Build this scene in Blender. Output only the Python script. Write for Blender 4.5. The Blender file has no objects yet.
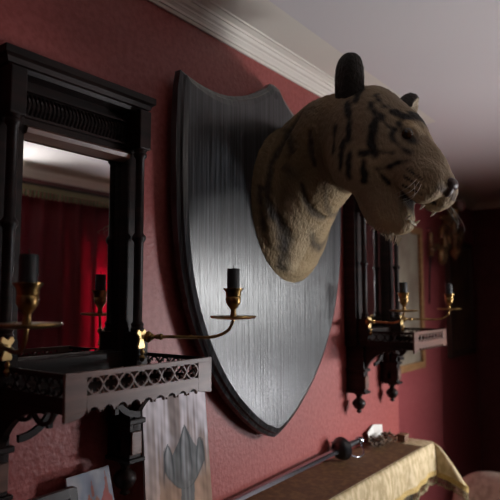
import bpy, math, random
import numpy as np
from mathutils import Vector, Matrix
from math import sin, cos, pi, radians
random.seed(7); rng = np.random.default_rng(7)
scn = bpy.context.scene
C = scn.collection

# measurements below are in plan units: x along the mirror wall, y towards it, z up; one unit is 0.76 m
U = 0.76
def W(p): return (p[0]*U, p[1]*U, (p[2]-1.6)*U+1.7)
FLOOR = 1.6-1.7/U

# ------------------------------------------------------------------ camera, sky, window light, exposure
cam = bpy.data.cameras.new('camera'); co = bpy.data.objects.new('camera', cam); C.objects.link(co)
cam.sensor_width = 36; cam.lens = 36*565/500
yaw, pitch = radians(37.3), radians(5.06)
co.location = W((0, 0, 1.6))
fw = Vector((cos(yaw)*cos(pitch), sin(yaw)*cos(pitch), sin(pitch)))
co.rotation_euler = fw.to_track_quat('-Z', 'Y').to_euler()
cam.clip_start = .02
cam.dof.use_dof = True; cam.dof.focus_distance = 1.65*U; cam.dof.aperture_fstop = 4.0
scn.camera = co
world = bpy.data.worlds.new('world'); scn.world = world; world.use_nodes = True
bg = world.node_tree.nodes['Background']
bg.inputs[0].default_value = (.62, .78, 1, 1); bg.inputs[1].default_value = .1
WIN = (3.12, 5.1, .35, 1.92)      # the window opening: x from, x to, z from, z to
def area(name, p, target, sx, sy, power, col, spread=180):
    la = bpy.data.lights.new(name, 'AREA'); lo = bpy.data.objects.new(name, la); C.objects.link(lo)
    la.shape = 'RECTANGLE'; la.size = sx*U; la.size_y = sy*U; la.energy = power; la.color = col; la.spread = radians(spread)
    lo.location = W(p); d = Vector(W(target))-Vector(W(p)); lo.rotation_euler = d.to_track_quat('-Z', 'Y').to_euler()
area('sky_daylight', (5.7, -3.9, 2.05), (3.5, 0, 1.5), 2.0, 1.2, 395, (.95, .96, .96))
area('ground_light', (5.6, -2.4, .0), (1.7, 1.1, 2.64), 1.7, .9, 72, (.96, .96, 1), 95)
area('added_ceiling_light', (1.35, -2.0, .5), (2.2, -1.2, 2.64), 1.2, .5, 55, (1, .98, .95), 90)  # added lamp, brightens the ceiling that the near mirror reflects
vs = scn.view_settings
scn.display_settings.display_device = 'sRGB'
vs.view_transform = 'Standard'; vs.look = 'None'; vs.gamma = 1; vs.use_curve_mapping = False
vs.exposure = -0.1

# ------------------------------------------------------------------ materials
def mat(name, col, rough=.5, metal=0, spec=.5, noise=None, bump=None, coat=0, trans=0):
    """noise=(scale xyz, colour2, lo, hi, detail); bump=(scale, strength, distance)"""
    m = bpy.data.materials.new(name); m.use_nodes = True
    nt = m.node_tree; b = nt.nodes['Principled BSDF']
    b.inputs['Base Color'].default_value = (*col, 1); b.inputs['Roughness'].default_value = rough
    b.inputs['Metallic'].default_value = metal; b.inputs['Specular IOR Level'].default_value = spec
    b.inputs['Coat Weight'].default_value = coat
    tc = nt.nodes.new('ShaderNodeTexCoord')
    if noise:
        sc, c2, lo_, hi_, det = noise
        mp = nt.nodes.new('ShaderNodeMapping'); mp.inputs['Scale'].default_value = sc
        nz = nt.nodes.new('ShaderNodeTexNoise'); nz.inputs['Scale'].default_value = 1; nz.inputs['Detail'].default_value = det
        rp = nt.nodes.new('ShaderNodeValToRGB')
        rp.color_ramp.elements[0].position = lo_; rp.color_ramp.elements[0].color = (*col, 1)
        rp.color_ramp.elements[1].position = hi_; rp.color_ramp.elements[1].color = (*c2, 1)
        L = nt.links.new
        L(tc.outputs['Object'], mp.inputs[0]); L(mp.outputs[0], nz.inputs[0]); L(nz.outputs[0], rp.inputs[0])
        L(rp.outputs[0], b.inputs['Base Color'])
    if bump:
        sc, st, di = bump
        mp = nt.nodes.new('ShaderNodeMapping'); mp.inputs['Scale'].default_value = sc if isinstance(sc, tuple) else (sc,)*3
        nz = nt.nodes.new('ShaderNodeTexNoise'); nz.inputs['Scale'].default_value = 1; nz.inputs['Detail'].default_value = 5
        bp = nt.nodes.new('ShaderNodeBump'); bp.inputs['Strength'].default_value = st; bp.inputs['Distance'].default_value = di
        nt.links.new(tc.outputs['Object'], mp.inputs[0]); nt.links.new(mp.outputs[0], nz.inputs[0])
        nt.links.new(nz.outputs[0], bp.inputs['Height']); nt.links.new(bp.outputs[0], b.inputs['Normal'])
    return m
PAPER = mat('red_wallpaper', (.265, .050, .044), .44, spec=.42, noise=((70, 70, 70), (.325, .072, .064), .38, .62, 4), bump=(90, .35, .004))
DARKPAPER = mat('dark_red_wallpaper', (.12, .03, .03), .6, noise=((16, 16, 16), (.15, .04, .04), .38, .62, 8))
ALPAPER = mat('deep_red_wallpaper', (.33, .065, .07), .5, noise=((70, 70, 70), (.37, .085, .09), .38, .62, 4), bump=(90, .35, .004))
CEIL = mat('ceiling_plaster', (.74, .695, .69), .9, bump=(6, .1, .004))
CREAM = mat('cream_paint', (.80, .75, .66), .55)
WOOD = mat('ebonised_wood', (.008, .0045, .004), .42, spec=.2, noise=((6, 6, 60), (.022, .011, .009), .4, .65, 5), bump=((20, 20, 160), .12, .001))
FRETW = mat('worn_mahogany', (.10, .048, .034), .36, spec=.5, noise=((8, 30, 60), (.18, .085, .06), .35, .65, 6), bump=((20, 60, 120), .15, .001))
BOARD = mat('dark_stained_oak', (.007, .0075, .008), .28, spec=.8, noise=((170, 30, 3), (.055, .058, .064), .42, .62, 6), bump=((220, 30, 5), .55, .0015))
BRASS = mat('aged_brass', (.42, .27, .10), .28, metal=1, noise=((60, 60, 60), (.17, .10, .04), .4, .7, 4))
BRASSL = mat('polished_brass', (.80, .58, .27), .42, metal=1)
WAX = mat('black_wax', (.010, .011, .013), .45, bump=(60, .3, .002))
WICK = mat('burnt_wick', (.02, .018, .016), .9)
STEEL = mat('steel', (.42, .44, .50), .24, metal=1)
BLACKM = mat('blackened_iron', (.012, .012, .015), .33, spec=.6)
LEATHER = mat('black_leather', (.015, .015, .018), .4)
CLOTH = mat('gold_damask', (.46, .345, .18), .8, noise=((55, 55, 30), (.66, .53, .33), .4, .62, 6), bump=(300, .3, .002))
GOLD = mat('gold_braid', (.42, .27, .07), .5, noise=((200, 200, 200), (.62, .44, .16), .4, .6, 3), bump=(400, .5, .002))
FRINGE = mat('dull_gold_thread', (.22, .16, .07), .5, noise=((200, 200, 200), (.45, .36, .2), .4, .6, 3))
CHAIRF = mat('pale_worn_upholstery', (.62, .55, .45), .85, noise=((22, 22, 22), (.42, .34, .27), .42, .62, 6), bump=(200, .3, .003))
FLOORM = mat('dark_boards', (.07, .035, .022), .4, noise=((3, 60, 3), (.11, .06, .035), .4, .6, 5))
PAPERW = mat('white_card', (.75, .72, .68), .6)
BROWN = mat('brown_wood', (.16, .085, .05), .45, noise=((20, 20, 80), (.24, .13, .07), .4, .6, 4))
OAKF = mat('light_oak_frame', (.30, .15, .06), .4, noise=((20, 20, 60), (.40, .22, .1), .4, .6, 4))
DARKF = mat('dark_picture_frame', (.07, .04, .03), .5)
STONE = mat('dark_slate', (.03, .03, .032), .35)
GILT = mat('dark_gilt', (.36, .22, .10), .38, metal=.7, noise=((30, 30, 30), (.15, .07, .04), .4, .65, 4))
DRIED = mat('dried_stems', (.05, .028, .016), .8, noise=((60, 60, 60), (.15, .09, .05), .4, .6, 3))
TASSEL = mat('curtain_gimp', (.12, .10, .05), .8)

mm = bpy.data.materials.new('mirror_glass'); mm.use_nodes = True
b = mm.node_tree.nodes['Principled BSDF']; b.inputs['Metallic'].default_value = 1
b.inputs['Base Color'].default_value = (.80, .80, .80, 1); b.inputs['Roughness'].default_value = .012
gm = bpy.data.materials.new('window_glass'); gm.use_nodes = True
nt = gm.node_tree; nt.nodes.remove(nt.nodes['Principled BSDF'])
g1 = nt.nodes.new('ShaderNodeBsdfTransparent'); g2 = nt.nodes.new('ShaderNodeBsdfGlossy'); g2.inputs['Roughness'].default_value = .02
mx = nt.nodes.new('ShaderNodeMixShader'); mx.inputs[0].default_value = .06
nt.links.new(g1.outputs[0], mx.inputs[1]); nt.links.new(g2.outputs[0], mx.inputs[2])
nt.links.new(mx.outputs[0], nt.nodes['Material Output'].inputs[0])
cm = bpy.data.materials.new('crimson_curtain'); cm.use_nodes = True
nt = cm.node_tree; b = nt.nodes['Principled BSDF']; b.inputs['Base Color'].default_value = (.09, .004, .009, 1)
b.inputs['Roughness'].default_value = .75
tl = nt.nodes.new('ShaderNodeBsdfTranslucent'); tl.inputs[0].default_value = (.70, .05, .13, 1)
mx = nt.nodes.new('ShaderNodeMixShader'); mx.inputs[0].default_value = .45
nt.links.new(b.outputs[0], mx.inputs[1]); nt.links.new(tl.outputs[0], mx.inputs[2])
nt.links.new(mx.outputs[0], nt.nodes['Material Output'].inputs[0])

def attr_mat(name, rough, bump=None, spec=.3):
    m = bpy.data.materials.new(name); m.use_nodes = True; nt = m.node_tree; b = nt.nodes['Principled BSDF']
    a = nt.nodes.new('ShaderNodeVertexColor'); a.layer_name = 'Col'
    nt.links.new(a.outputs[0], b.inputs['Base Color']); b.inputs['Roughness'].default_value = rough
    b.inputs['Specular IOR Level'].default_value = spec
    if bump:
        tc = nt.nodes.new('ShaderNodeTexCoord'); mp = nt.nodes.new('ShaderNodeMapping'); mp.inputs['Scale'].default_value = bump[0]
        nz = nt.nodes.new('ShaderNodeTexNoise'); nz.inputs['Scale'].default_value = 1; nz.inputs['Detail'].default_value = 4
        bp = nt.nodes.new('ShaderNodeBump'); bp.inputs['Strength'].default_value = bump[1]; bp.inputs['Distance'].default_value = bump[2]
        nt.links.new(tc.outputs['Object'], mp.inputs[0]); nt.links.new(mp.outputs[0], nz.inputs[0])
        nt.links.new(nz.outputs[0], bp.inputs['Height']); nt.links.new(bp.outputs[0], b.inputs['Normal'])
    return m
FUR = attr_mat('tiger_fur', .75, ((160, 160, 60), .8, .006))
PAINT = attr_mat('painted_surface', .65, ((120, 120, 40), .3, .001), .12)

# ------------------------------------------------------------------ mesh helpers (plan units)
class M:
    def __init__(s): s.v = []; s.f = []; s.smooth = []
    def add(s, vs, fs, smooth=False):
        o = len(s.v); s.v += [tuple(p) for p in vs]; s.f += [tuple(i+o for i in f) for f in fs]; s.smooth += [smooth]*len(fs); return s
    def box(s, x0, x1, y0, y1, z0, z1):
        return s.add([(x, y, z) for x in (x0, x1) for y in (y0, y1) for z in (z0, z1)],
                     [(0, 1, 3, 2), (4, 6, 7, 5), (0, 4, 5, 1), (2, 3, 7, 6), (0, 2, 6, 4), (1, 5, 7, 3)])
    def lathe(s, c, prof, axis=(0, 0, 1), n=24):
        a = Vector(axis).normalized(); q = a.to_track_quat('Z', 'Y'); vs = []; fs = []
        for (r, h) in prof:
            for k in range(n):
                t = 2*pi*k/n; p = q @ Vector((r*cos(t), r*sin(t), h)); vs.append(tuple(Vector(c)+p))
        m_ = len(prof)
        for i in range(m_-1):
            for k in range(n):
                fs.append((i*n+k, i*n+(k+1) % n, (i+1)*n+(k+1) % n, (i+1)*n+k))
        fs.append(tuple(range(n))[::-1]); fs.append(tuple((m_-1)*n+k for k in range(n)))
        return s.add(vs, fs, True)
    def sweep(s, path, sec, closed=False, up=(0, 0, 1), scale=None, smooth=True):
        """sec: list of (a,b) offsets: a along the side vector, b along up; scale per path point"""
        P = [Vector(p) for p in path]; n = len(P); k = len(sec); vs = []; fs = []
        prevn = None
        for i, p in enumerate(P):
            if closed: t = (P[(i+1) % n]-P[i-1]).normalized()
            else: t = (P[min(i+1, n-1)]-P[max(i-1, 0)]).normalized()
            u_ = Vector(up)
            if abs(t.dot(u_)) > .97 and prevn is None: u_ = Vector((0, 1, .01))
            if prevn is not None and up == 'auto': u_ = prevn
            sd = t.cross(u_).normalized(); n2 = sd.cross(t).normalized(); prevn = n2
            sc = scale[i] if scale else 1
            for (a, b_) in sec: vs.append(tuple(p+sd*a*sc+n2*b_*sc))
        m_ = n if closed else n-1
        for i in range(m_):
            for j in range(k):
                fs.append((i*k+j, i*k+(j+1) % k, ((i+1) % n)*k+(j+1) % k, ((i+1) % n)*k+j))
        if not closed: fs.append(tuple(range(k))[::-1]); fs.append(tuple((n-1)*k+j for j in range(k)))
        return s.add(vs, fs, smooth)
    def tube(s, path, r, n=10, scale=None, closed=False, up=(0, 0, 1)):
        return s.sweep(path, [(r*cos(2*pi*k/n), r*sin(2*pi*k/n)) for k in range(n)], closed, up, scale)
    def prism(s, poly, axis, a0, a1, smooth=False):
        """poly in the two other axes (kept in xyz order), extruded along axis from a0 to a1"""
        def pt(u, v, a): return {'x': (a, u, v), 'y': (u, a, v), 'z': (u, v, a)}[axis]
        n = len(poly); vs = [pt(u, v, a0) for u, v in poly]+[pt(u, v, a1) for u, v in poly]
        fs = [tuple(range(n)), tuple(range(2*n-1, n-1, -1))]+[(i, (i+1) % n, n+(i+1) % n, n+i) for i in range(n)]
        return s.add(vs, fs, smooth)
    def ell(s, c, r, q=None, n=16, m_=10):
        vs = []; fs = []
        for i in range(m_+1):
            ph = pi*i/m_
            for k in range(n):
                t = 2*pi*k/n; p = Vector((r[0]*sin(ph)*cos(t), r[1]*sin(ph)*sin(t), r[2]*cos(ph)))
                if q is not None: p = q @ p
                vs.append(tuple(Vector(c)+p))
        for i in range(m_):
            for k in range(n): fs.append((i*n+k, (i+1)*n+k, (i+1)*n+(k+1) % n, i*n+(k+1) % n))
        return s.add(vs, fs, True)

def obj(name, m, material, parent=None, bevel=0, cols=None, label=None, base=None):
    """links one mesh object; vertices are relative to its root's origin"""
    wv = np.array([W(p) for p in m.v])
    if parent is None:
        org = np.array(W(base)) if base is not None else np.array([(wv[:, 0].min()+wv[:, 0].max())/2, (wv[:, 1].min()+wv[:, 1].max())/2, wv[:, 2].min()])
    else:
        org = np.array(parent['_org'])
    me = bpy.data.meshes.new(name); me.from_pydata([tuple(p) for p in (wv-org)], [], m.f); me.update()
    import bmesh
    bm = bmesh.new(); bm.from_mesh(me); bmesh.ops.remove_doubles(bm, verts=bm.verts, dist=1e-6)if cols is None else None
    bmesh.ops.recalc_face_normals(bm, faces=bm.faces); bm.to_mesh(me); bm.free()
    if any(m.smooth): me.shade_smooth() if all(m.smooth) else me.shade_auto() if hasattr(me, 'shade_auto') else None
    if any(m.smooth) and not all(m.smooth):
        me.shade_smooth(); me.set_sharp_from_angle(angle=radians(35))
    elif all(m.smooth): me.set_sharp_from_angle(angle=radians(50))
    if cols is not None:
        ca = me.color_attributes.new('Col', 'FLOAT_COLOR', 'POINT')
        ca.data.foreach_set('color', np.c_[cols, np.ones(len(cols))].astype(np.float32).ravel())
    me.materials.append(material)
    o = bpy.data.objects.new(name, me); C.objects.link(o)
    if parent is None: o.location = org
    else: o.parent = parent
    o['_org'] = [float(x) for x in org]
    if bevel:
        bv = o.modifiers.new('bevel', 'BEVEL'); bv.width = bevel*U; bv.segments = 2; bv.limit_method = 'ANGLE'
    if label: o['label'] = label
    return o
def thing(name, base, label, cat, group=None):
    o = bpy.data.objects.new(name, None); C.objects.link(o); w = W(base); o.location = w; o['_org'] = list(w)
    o.empty_display_size = .05
    o['label'] = label; o['category'] = cat
    if group: o['group'] = group
    return o
def tag(o, label, cat, group=None, kind=None):
    o['label'] = label; o['category'] = cat
    if group: o['group'] = group
    if kind: o['kind'] = kind
    return o
def struct(name, m, material, parent=None, bevel=0):
    o = obj(name, m, material, parent, bevel)
    if parent is None: o['kind'] = 'structure'
    return o
def copy_tree(o, dx, label, parent=None):
    c = o.copy(); C.objects.link(c); c.parent = parent
    if parent is None: c.location = (o.location[0]+dx*U, o.location[1], o.location[2]); c['label'] = label
    for ch in [k for k in list(scn.objects) if k.parent == o]: copy_tree(ch, dx, label, c)
    return c

def smooth_path(pts, n=8):
    P = [Vector(p) for p in pts]; out = []
    for i in range(len(P)-1):
        p0, p1, p2, p3 = P[max(i-1, 0)], P[i], P[i+1], P[min(i+2, len(P)-1)]
        for k in range(n):
            t = k/n; out.append(.5*((2*p1)+(p2-p0)*t+(2*p0-5*p1+4*p2-p3)*t*t+(3*p1-p0-3*p2+p3)*t**3))
    out.append(P[-1]); return out

# ------------------------------------------------------------------ the room
CE = 2.645; YM = 1.33; YA = 1.76; XC = 3.155; XF = 6.28; YO = -1.5; XN = -1.6; XP = 5.13
struct('floor', M().box(XN, XF, YO, YA, FLOOR-.05, FLOOR), FLOORM)
struct('ceiling', M().box(XN-.1, XF+.1, YO-.1, YA+.1, CE, CE+.1), CEIL)
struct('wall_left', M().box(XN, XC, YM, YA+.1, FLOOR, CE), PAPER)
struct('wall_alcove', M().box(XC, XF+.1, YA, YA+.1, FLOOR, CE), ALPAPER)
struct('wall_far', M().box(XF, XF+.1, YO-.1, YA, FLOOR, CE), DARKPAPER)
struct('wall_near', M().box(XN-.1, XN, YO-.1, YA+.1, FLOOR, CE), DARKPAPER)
w = M(); WH = (.7, 2.05, 1.35, 2.42)  # WH: opening of an added, unseen window for the ceiling lamp
w.box(XN, WH[0], YO-.1, YO, FLOOR, CE); w.box(WH[1], WIN[0], YO-.1, YO, FLOOR, CE); w.box(WH[0], WH[1], YO-.1, YO, FLOOR, WH[2]); w.box(WH[0], WH[1], YO-.1, YO, WH[3], CE); w.box(WIN[1], XF, YO-.1, YO, FLOOR, CE)
w.box(WIN[0], WIN[1], YO-.1, YO, FLOOR, WIN[2]); w.box(WIN[0], WIN[1], YO-.1, YO, WIN[3], CE)
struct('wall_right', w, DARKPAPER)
struct('shading_divider', M().box(XP, XP+.08, YO, 1.09, FLOOR, CE), DARKPAPER)  # unseen partition added to keep window light off the far end

# cornice profile: (distance out from the wall, height), wall side first
CP = [(0, -.075), (.008, -.075), (.012, -.066), (.018, -.066), (.02, -.058), (.028, -.05), (.03, -.05), (.033, -.044), (.042, -.040),
      (.050, -.030), (.056, -.030), (.058, -.022), (.068, -.018), (.076, -.014), (.084, -.014), (.088, -.010), (.092, -.012), (.235, 0.0), (.235, .004), (0, .004)]
def cornice(name, p0, p1, outv):
    m = M(); vs = []; k = len(CP)
    for p in (p0, p1):
        for (d, h) in CP: vs.append((p[0]+outv[0]*d, p[1]+outv[1]*d, CE+h))
    fs = [(i, (i+1) % k, k+(i+1) % k, k+i) for i in range(k)]+[tuple(range(k)), tuple(range(2*k-1, k-1, -1))]
    m.add(vs, fs); return struct(name, m, CREAM)
cornice('trim_1', (XN, YM), (XC+.088, YM), (0, -1))
cornice('trim_2', (XC, YM-.0), (XC, YA), (1, 0))
cornice('trim_3', (XC, YA), (XF, YA), (0, -1))
cornice('trim_4', (XF, YA), (XF, YO), (-1, 0))
cornice('trim_5', (XN, YO), (XF, YO), (0, 1))
struct('baseboard_left', M().box(XN, XC, YM-.025, YM, FLOOR, FLOOR+.2), CREAM, bevel=.004)
struct('baseboard_alcove', M().box(XC, XF, YA-.025, YA, FLOOR, FLOOR+.2), CREAM, bevel=.004)

# window in the opposite wall
wf = M()
x0, x1, z0, z1 = WIN
for (a, b_, c_, d_) in ((x0, x0+.05, z0, z1), (x1-.05, x1, z0, z1), (x0, x1, z0, z0+.05), (x0, x1, z1-.05, z1), ((x0+x1)/2-.02, (x0+x1)/2+.02, z0, z1), (x0, x1, (z0+z1)/2-.02, (z0+z1)/2+.02)):
    wf.box(a, b_, YO-.08, YO-.03, c_, d_)
wo = struct('window_1', wf, CREAM)
obj('window_glass', M().box(x0, x1, YO-.058, YO-.054, z0, z1), gm, wo)
struct('trim_6', M().box(x0-.08, x1+.08, YO, YO+.10, z0-.04, z0), CREAM, bevel=.005)   # sill

wf = M(); x0, x1, z0, z1 = WH
for (a, b_, c_, d_) in ((x0, x0+.04, z0, z1), (x1-.04, x1, z0, z1), (x0, x1, z0, z0+.04), (x0, x1, z1-.04, z1), ((x0+x1)/2-.015, (x0+x1)/2+.015, z0, z1)):
    wf.box(a, b_, YO-.08, YO-.03, c_, d_)
wo2 = struct('added_window', wf, CREAM)  # added window, out of view, lets the ceiling lamp shine in
obj('window_glass', M().box(x0, x1, YO-.058, YO-.054, z0, z1), gm, wo2)

# crimson curtain hanging beside the window
def curtain(xa, xb, z0, z1, y, name, label, nf=9, amp=.035, gather=0):
    m = M(); nx, nz = 160, 24; vs = []
    for j in range(nz+1):
        z = z0+(z1-z0)*j/nz
        for i in range(nx+1):
            t = i/nx
            x = xa+(xb-xa)*t + gather*(1-j/nz)*t
            yy = y+amp*sin(t*nf*2*pi+.8*sin(3*t+j*.06))*(1-.35*j/nz)+.012*sin(t*61+j*.2)
            vs.append((x, yy, z))
    fs = [(j*(nx+1)+i, j*(nx+1)+i+1, (j+1)*(nx+1)+i+1, (j+1)*(nx+1)+i) for j in range(nz) for i in range(nx)]
    m.add(vs, fs, True); root = thing(name, ((xa+xb)/2, y, z0), label, 'curtain')
    o = obj('drape', m, cm, root); s_ = o.modifiers.new('thickness', 'SOLIDIFY'); s_.thickness = .002
    g = M()
    for k in range(int((xb-xa)/.035)):
        x = xa+.0175+k*.035
        g.ell((x, y+.06, z1-.055), (.012, .012, .03))
    g.box(xa, xb, y+.045, y+.065, z1-.03, z1+.01)
    obj('heading_fringe', g, TASSEL, root)
    return root
curtain(2.15, 3.62, FLOOR+.02, 2.47, YO+.10, 'curtain', 'crimson floor-length curtain seen reflected in the near mirror')
cr = thing('curtain_pole', (3.6, YO+.1, 2.5), 'dark curtain pole above the crimson curtain opposite the mirrors', 'curtain pole')
obj('pole', M().tube([(2.1, YO+.1, 2.50), (4.8, YO+.1, 2.50)], .016), WOOD, cr)
for x in (2.1, 4.8): obj('finial', M().ell((x, YO+.1, 2.50), (.03, .03, .03)), BRASS, cr)
for x in (2.12, 3.7, 4.76): obj('bracket', M().box(x-.01, x+.01, YO, YO+.1, 2.49, 2.51), BRASS, cr)

# ------------------------------------------------------------------ mantelpiece with its cloth
MZ = .862; MX0, MX1, MY = .62, 2.95, 1.075
mp = thing('mantelpiece', ((MX0+MX1)/2, YM, FLOOR), 'dark slate mantelpiece under the gold cloth between the two mirrors', 'mantelpiece')
obj('mantel_shelf', M().box(MX0, MX1, MY, YM-.001, MZ-.05, MZ), STONE, mp, .004)
for x in (MX0+.1, MX1-.42): obj('jamb', M().box(x, x+.32, MY+.06, YM-.001, FLOOR+.001, MZ-.05), STONE, mp, .006)
obj('frieze', M().box(MX0+.42, MX1-.42, MY+.08, YM-.001, MZ-.32, MZ-.05), STONE, mp, .004)
# cloth: top sheet, then a skirt following the edge of the shelf
CT = MZ+.006
path = []                                            # top edge, outward direction, flare, drop
N1 = 150
for i in range(N1+1):
    x = MX0-.01+(MX1+.01-MX0)*i/N1
    path.append(((x, MY-.008), (0, -1), .012+.008*sin(x*17)+.005*sin(x*41), .150+.006*sin(x*6)))
hem = smooth_path([(2.952, 1.060, .714), (2.962, 1.00, .700), (2.975, .94, .672), (2.995, .915, .650), (3.03, .93, .650), (3.075, .985, .672), (3.07, 1.06, .695), (3.05, 1.14, .70), (3.06, 1.23, .70), (3.04, 1.318, .70)], 5)
for i, h_ in enumerate(hem[1:]):
    t = (i+1)/(len(hem)-1); tp = (MX1+.008, MY-.008+max(0, (t-.5)/.5)*(YM-.004-MY+.0))
    dv = (h_.x-tp[0], h_.y-tp[1]); fl = math.hypot(*dv); path.append((tp, (dv[0]/fl, dv[1]/fl), fl, CT-h_.z))
nz = 8; vs = []
for (p, d_, fl, dr) in path:
    for j in range(nz+1):
        t = j/nz; o_ = fl*t**.8+ (.006 if j else 0)
        vs.append((p[0]+d_[0]*o_, p[1]+d_[1]*o_, CT-dr*t))
k = nz+1; sk = M()
sk.add(vs, [(i*k+j, i*k+j+1, (i+1)*k+j+1, (i+1)*k+j) for i in range(len(path)-1) for j in range(nz)], True)
sk.add([(MX0-.01, MY-.008, CT), (MX1+.008, MY-.008, CT), (MX1+.008, YM-.006, CT), (MX0-.01, YM-.006, CT)], [(0, 1, 2, 3)], True)
bt = M().box(MX0-.008, MX1-.13, MY-.006, YM-.008, CT+.0032, CT+.0050)  # brown sheet over the cloth top, its shade put into the colour
cl = thing('mantel_cloth', (1.8, 1.2, MZ), 'gold damask cloth with beaded fringe draped over the mantel shelf', 'cloth')
o = obj('cloth_sheet', sk, CLOTH, cl); s_ = o.modifiers.new('thickness', 'SOLIDIFY'); s_.thickness = .003; s_.offset = 1
obj('brown_shade_panel', bt, mat('brown_shade_tone', (.11, .055, .024), .6, noise=((60, 60, 60), (.20, .115, .045), .45, .65, 5)), cl)  # dark tone stands in for shade on the gold cloth
bd = M(); fr = M()
pb = [(p[0]+d_[0]*(fl+.006), p[1]+d_[1]*(fl+.006), CT-dr) for (p, d_, fl, dr) in path]
bd.sweep(pb, [(-.004, -.013), (.004, -.013), (.004, .012), (-.004, .012)])
obj('gold_braid_edging', bd, GOLD, cl)
L = [Vector(p) for p in pb]; acc = 0; step = .0115
for i in range(len(L)-1):
    seg = (L[i+1]-L[i]); ln = seg.length
    while acc < ln:
        q = L[i]+seg*(acc/ln); r_ = rng.uniform(.85, 1.15)
        h = .034*r_
        fr.tube([(q.x, q.y, q.z-.01), (q.x+rng.normal(0, .002), q.y+rng.normal(0, .002), q.z-.012-h)], .0022, 5)
        fr.ell((q.x, q.y, q.z-.016-h), (.005, .005, .008), n=8, m_=6)
        acc += step
    acc -= ln
f = obj('bead_fringe', fr, FRINGE, cl); f['kind'] = 'stuff'

# ------------------------------------------------------------------ overmantel mirror with shelf and candle arms
XM = .895       # centre of the near mirror
mr = thing('hanging_mirror', (XM, YM, 1.06), 'near tall dark wooden mirror with fretwork shelf left of the shield', 'mirror', 'matching mirror shelves either side of the shield')
F = M()
gl0, gl1, gz0, gz1 = XM-.150, XM+.177, 1.455, 2.008
F.box(XM-.235, gl0, 1.265, YM-.001, 1.375, 2.15); F.box(gl1, XM+.235, 1.265, YM-.001, 1.375, 2.15)
F.box(gl0, gl1, 1.265, YM-.001, 1.375, gz0); F.box(gl0, gl1, 1.275, YM-.001, gz1, 2.15); F.box(gl0, gl1, 1.30, YM-.001, gz0, gz1)
obj('frame', F, WOOD, mr, .003)
g = M(); bv = .010                                    # bevelled mirror plate
g.add([(gl0, 1.294, gz0), (gl1, 1.294, gz0), (gl1, 1.294, gz1), (gl0, 1.294, gz1),
       (gl0+bv, 1.2933, gz0+bv), (gl1-bv, 1.2933, gz0+bv), (gl1-bv, 1.2933, gz1-bv), (gl0+bv, 1.2933, gz1-bv)],
      [(4, 5, 6, 7), (0, 1, 5, 4), (1, 2, 6, 5), (2, 3, 7, 6), (3, 0, 4, 7)])
obj('mirror_plate', g, mm, mr)
rb = M()                                              # slanted inner rail under the frieze
rb.prism([(1.285, 2.03), (1.262, 2.03), (1.250, 2.022), (1.255, 2.010), (1.287, 2.000)], 'x', gl0, gl1)
obj('inner_moulding', rb, FRETW, mr, .001)
fz = M()
for i in range(27):
    x = XM-.155+i*.0118
    fz.tube([(x, 1.272, 2.060), (x-.001, 1.262, 2.075), (x-.002, 1.262, 2.098), (x-.002, 1.272, 2.112)], .0036, 7)
fz.box(XM-.168, XM+.168, 1.262, 1.275, 2.050, 2.056); fz.box(XM-.168, XM+.168, 1.262, 1.275, 2.116, 2.122)
obj('reeded_frieze', fz, WOOD, mr)
cn = M()                                              # top cornice
cpz = [(.095, 2.146), (.100, 2.156), (.108, 2.158), (.112, 2.170), (.120, 2.176), (.120, 2.194), (.105, 2.200)]
def frus(m, prof, xc, hw):
    vs = []; n = len(prof)
    for (d_, h) in prof:
        e_ = d_-.12+hw
        vs += [(xc-e_, YM-.001, h), (xc-e_, YM-d_, h), (xc+e_, YM-d_, h), (xc+e_, YM-.001, h)]
    fs = [(4*i+j, 4*i+j+1, 4*i+j+5, 4*i+j+4) for i in range(n-1) for j in range(3)]
    fs += [(0, 1, 2, 3), (4*n-1, 4*n-2, 4*n-3, 4*n-4)]+[(4*i+3, 4*i, 4*i+4, 4*i+7) for i in range(n-1)]
    m.add(vs, fs)
frus(cn, cpz, XM, .235)
obj('cornice', cn, WOOD, mr)
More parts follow.
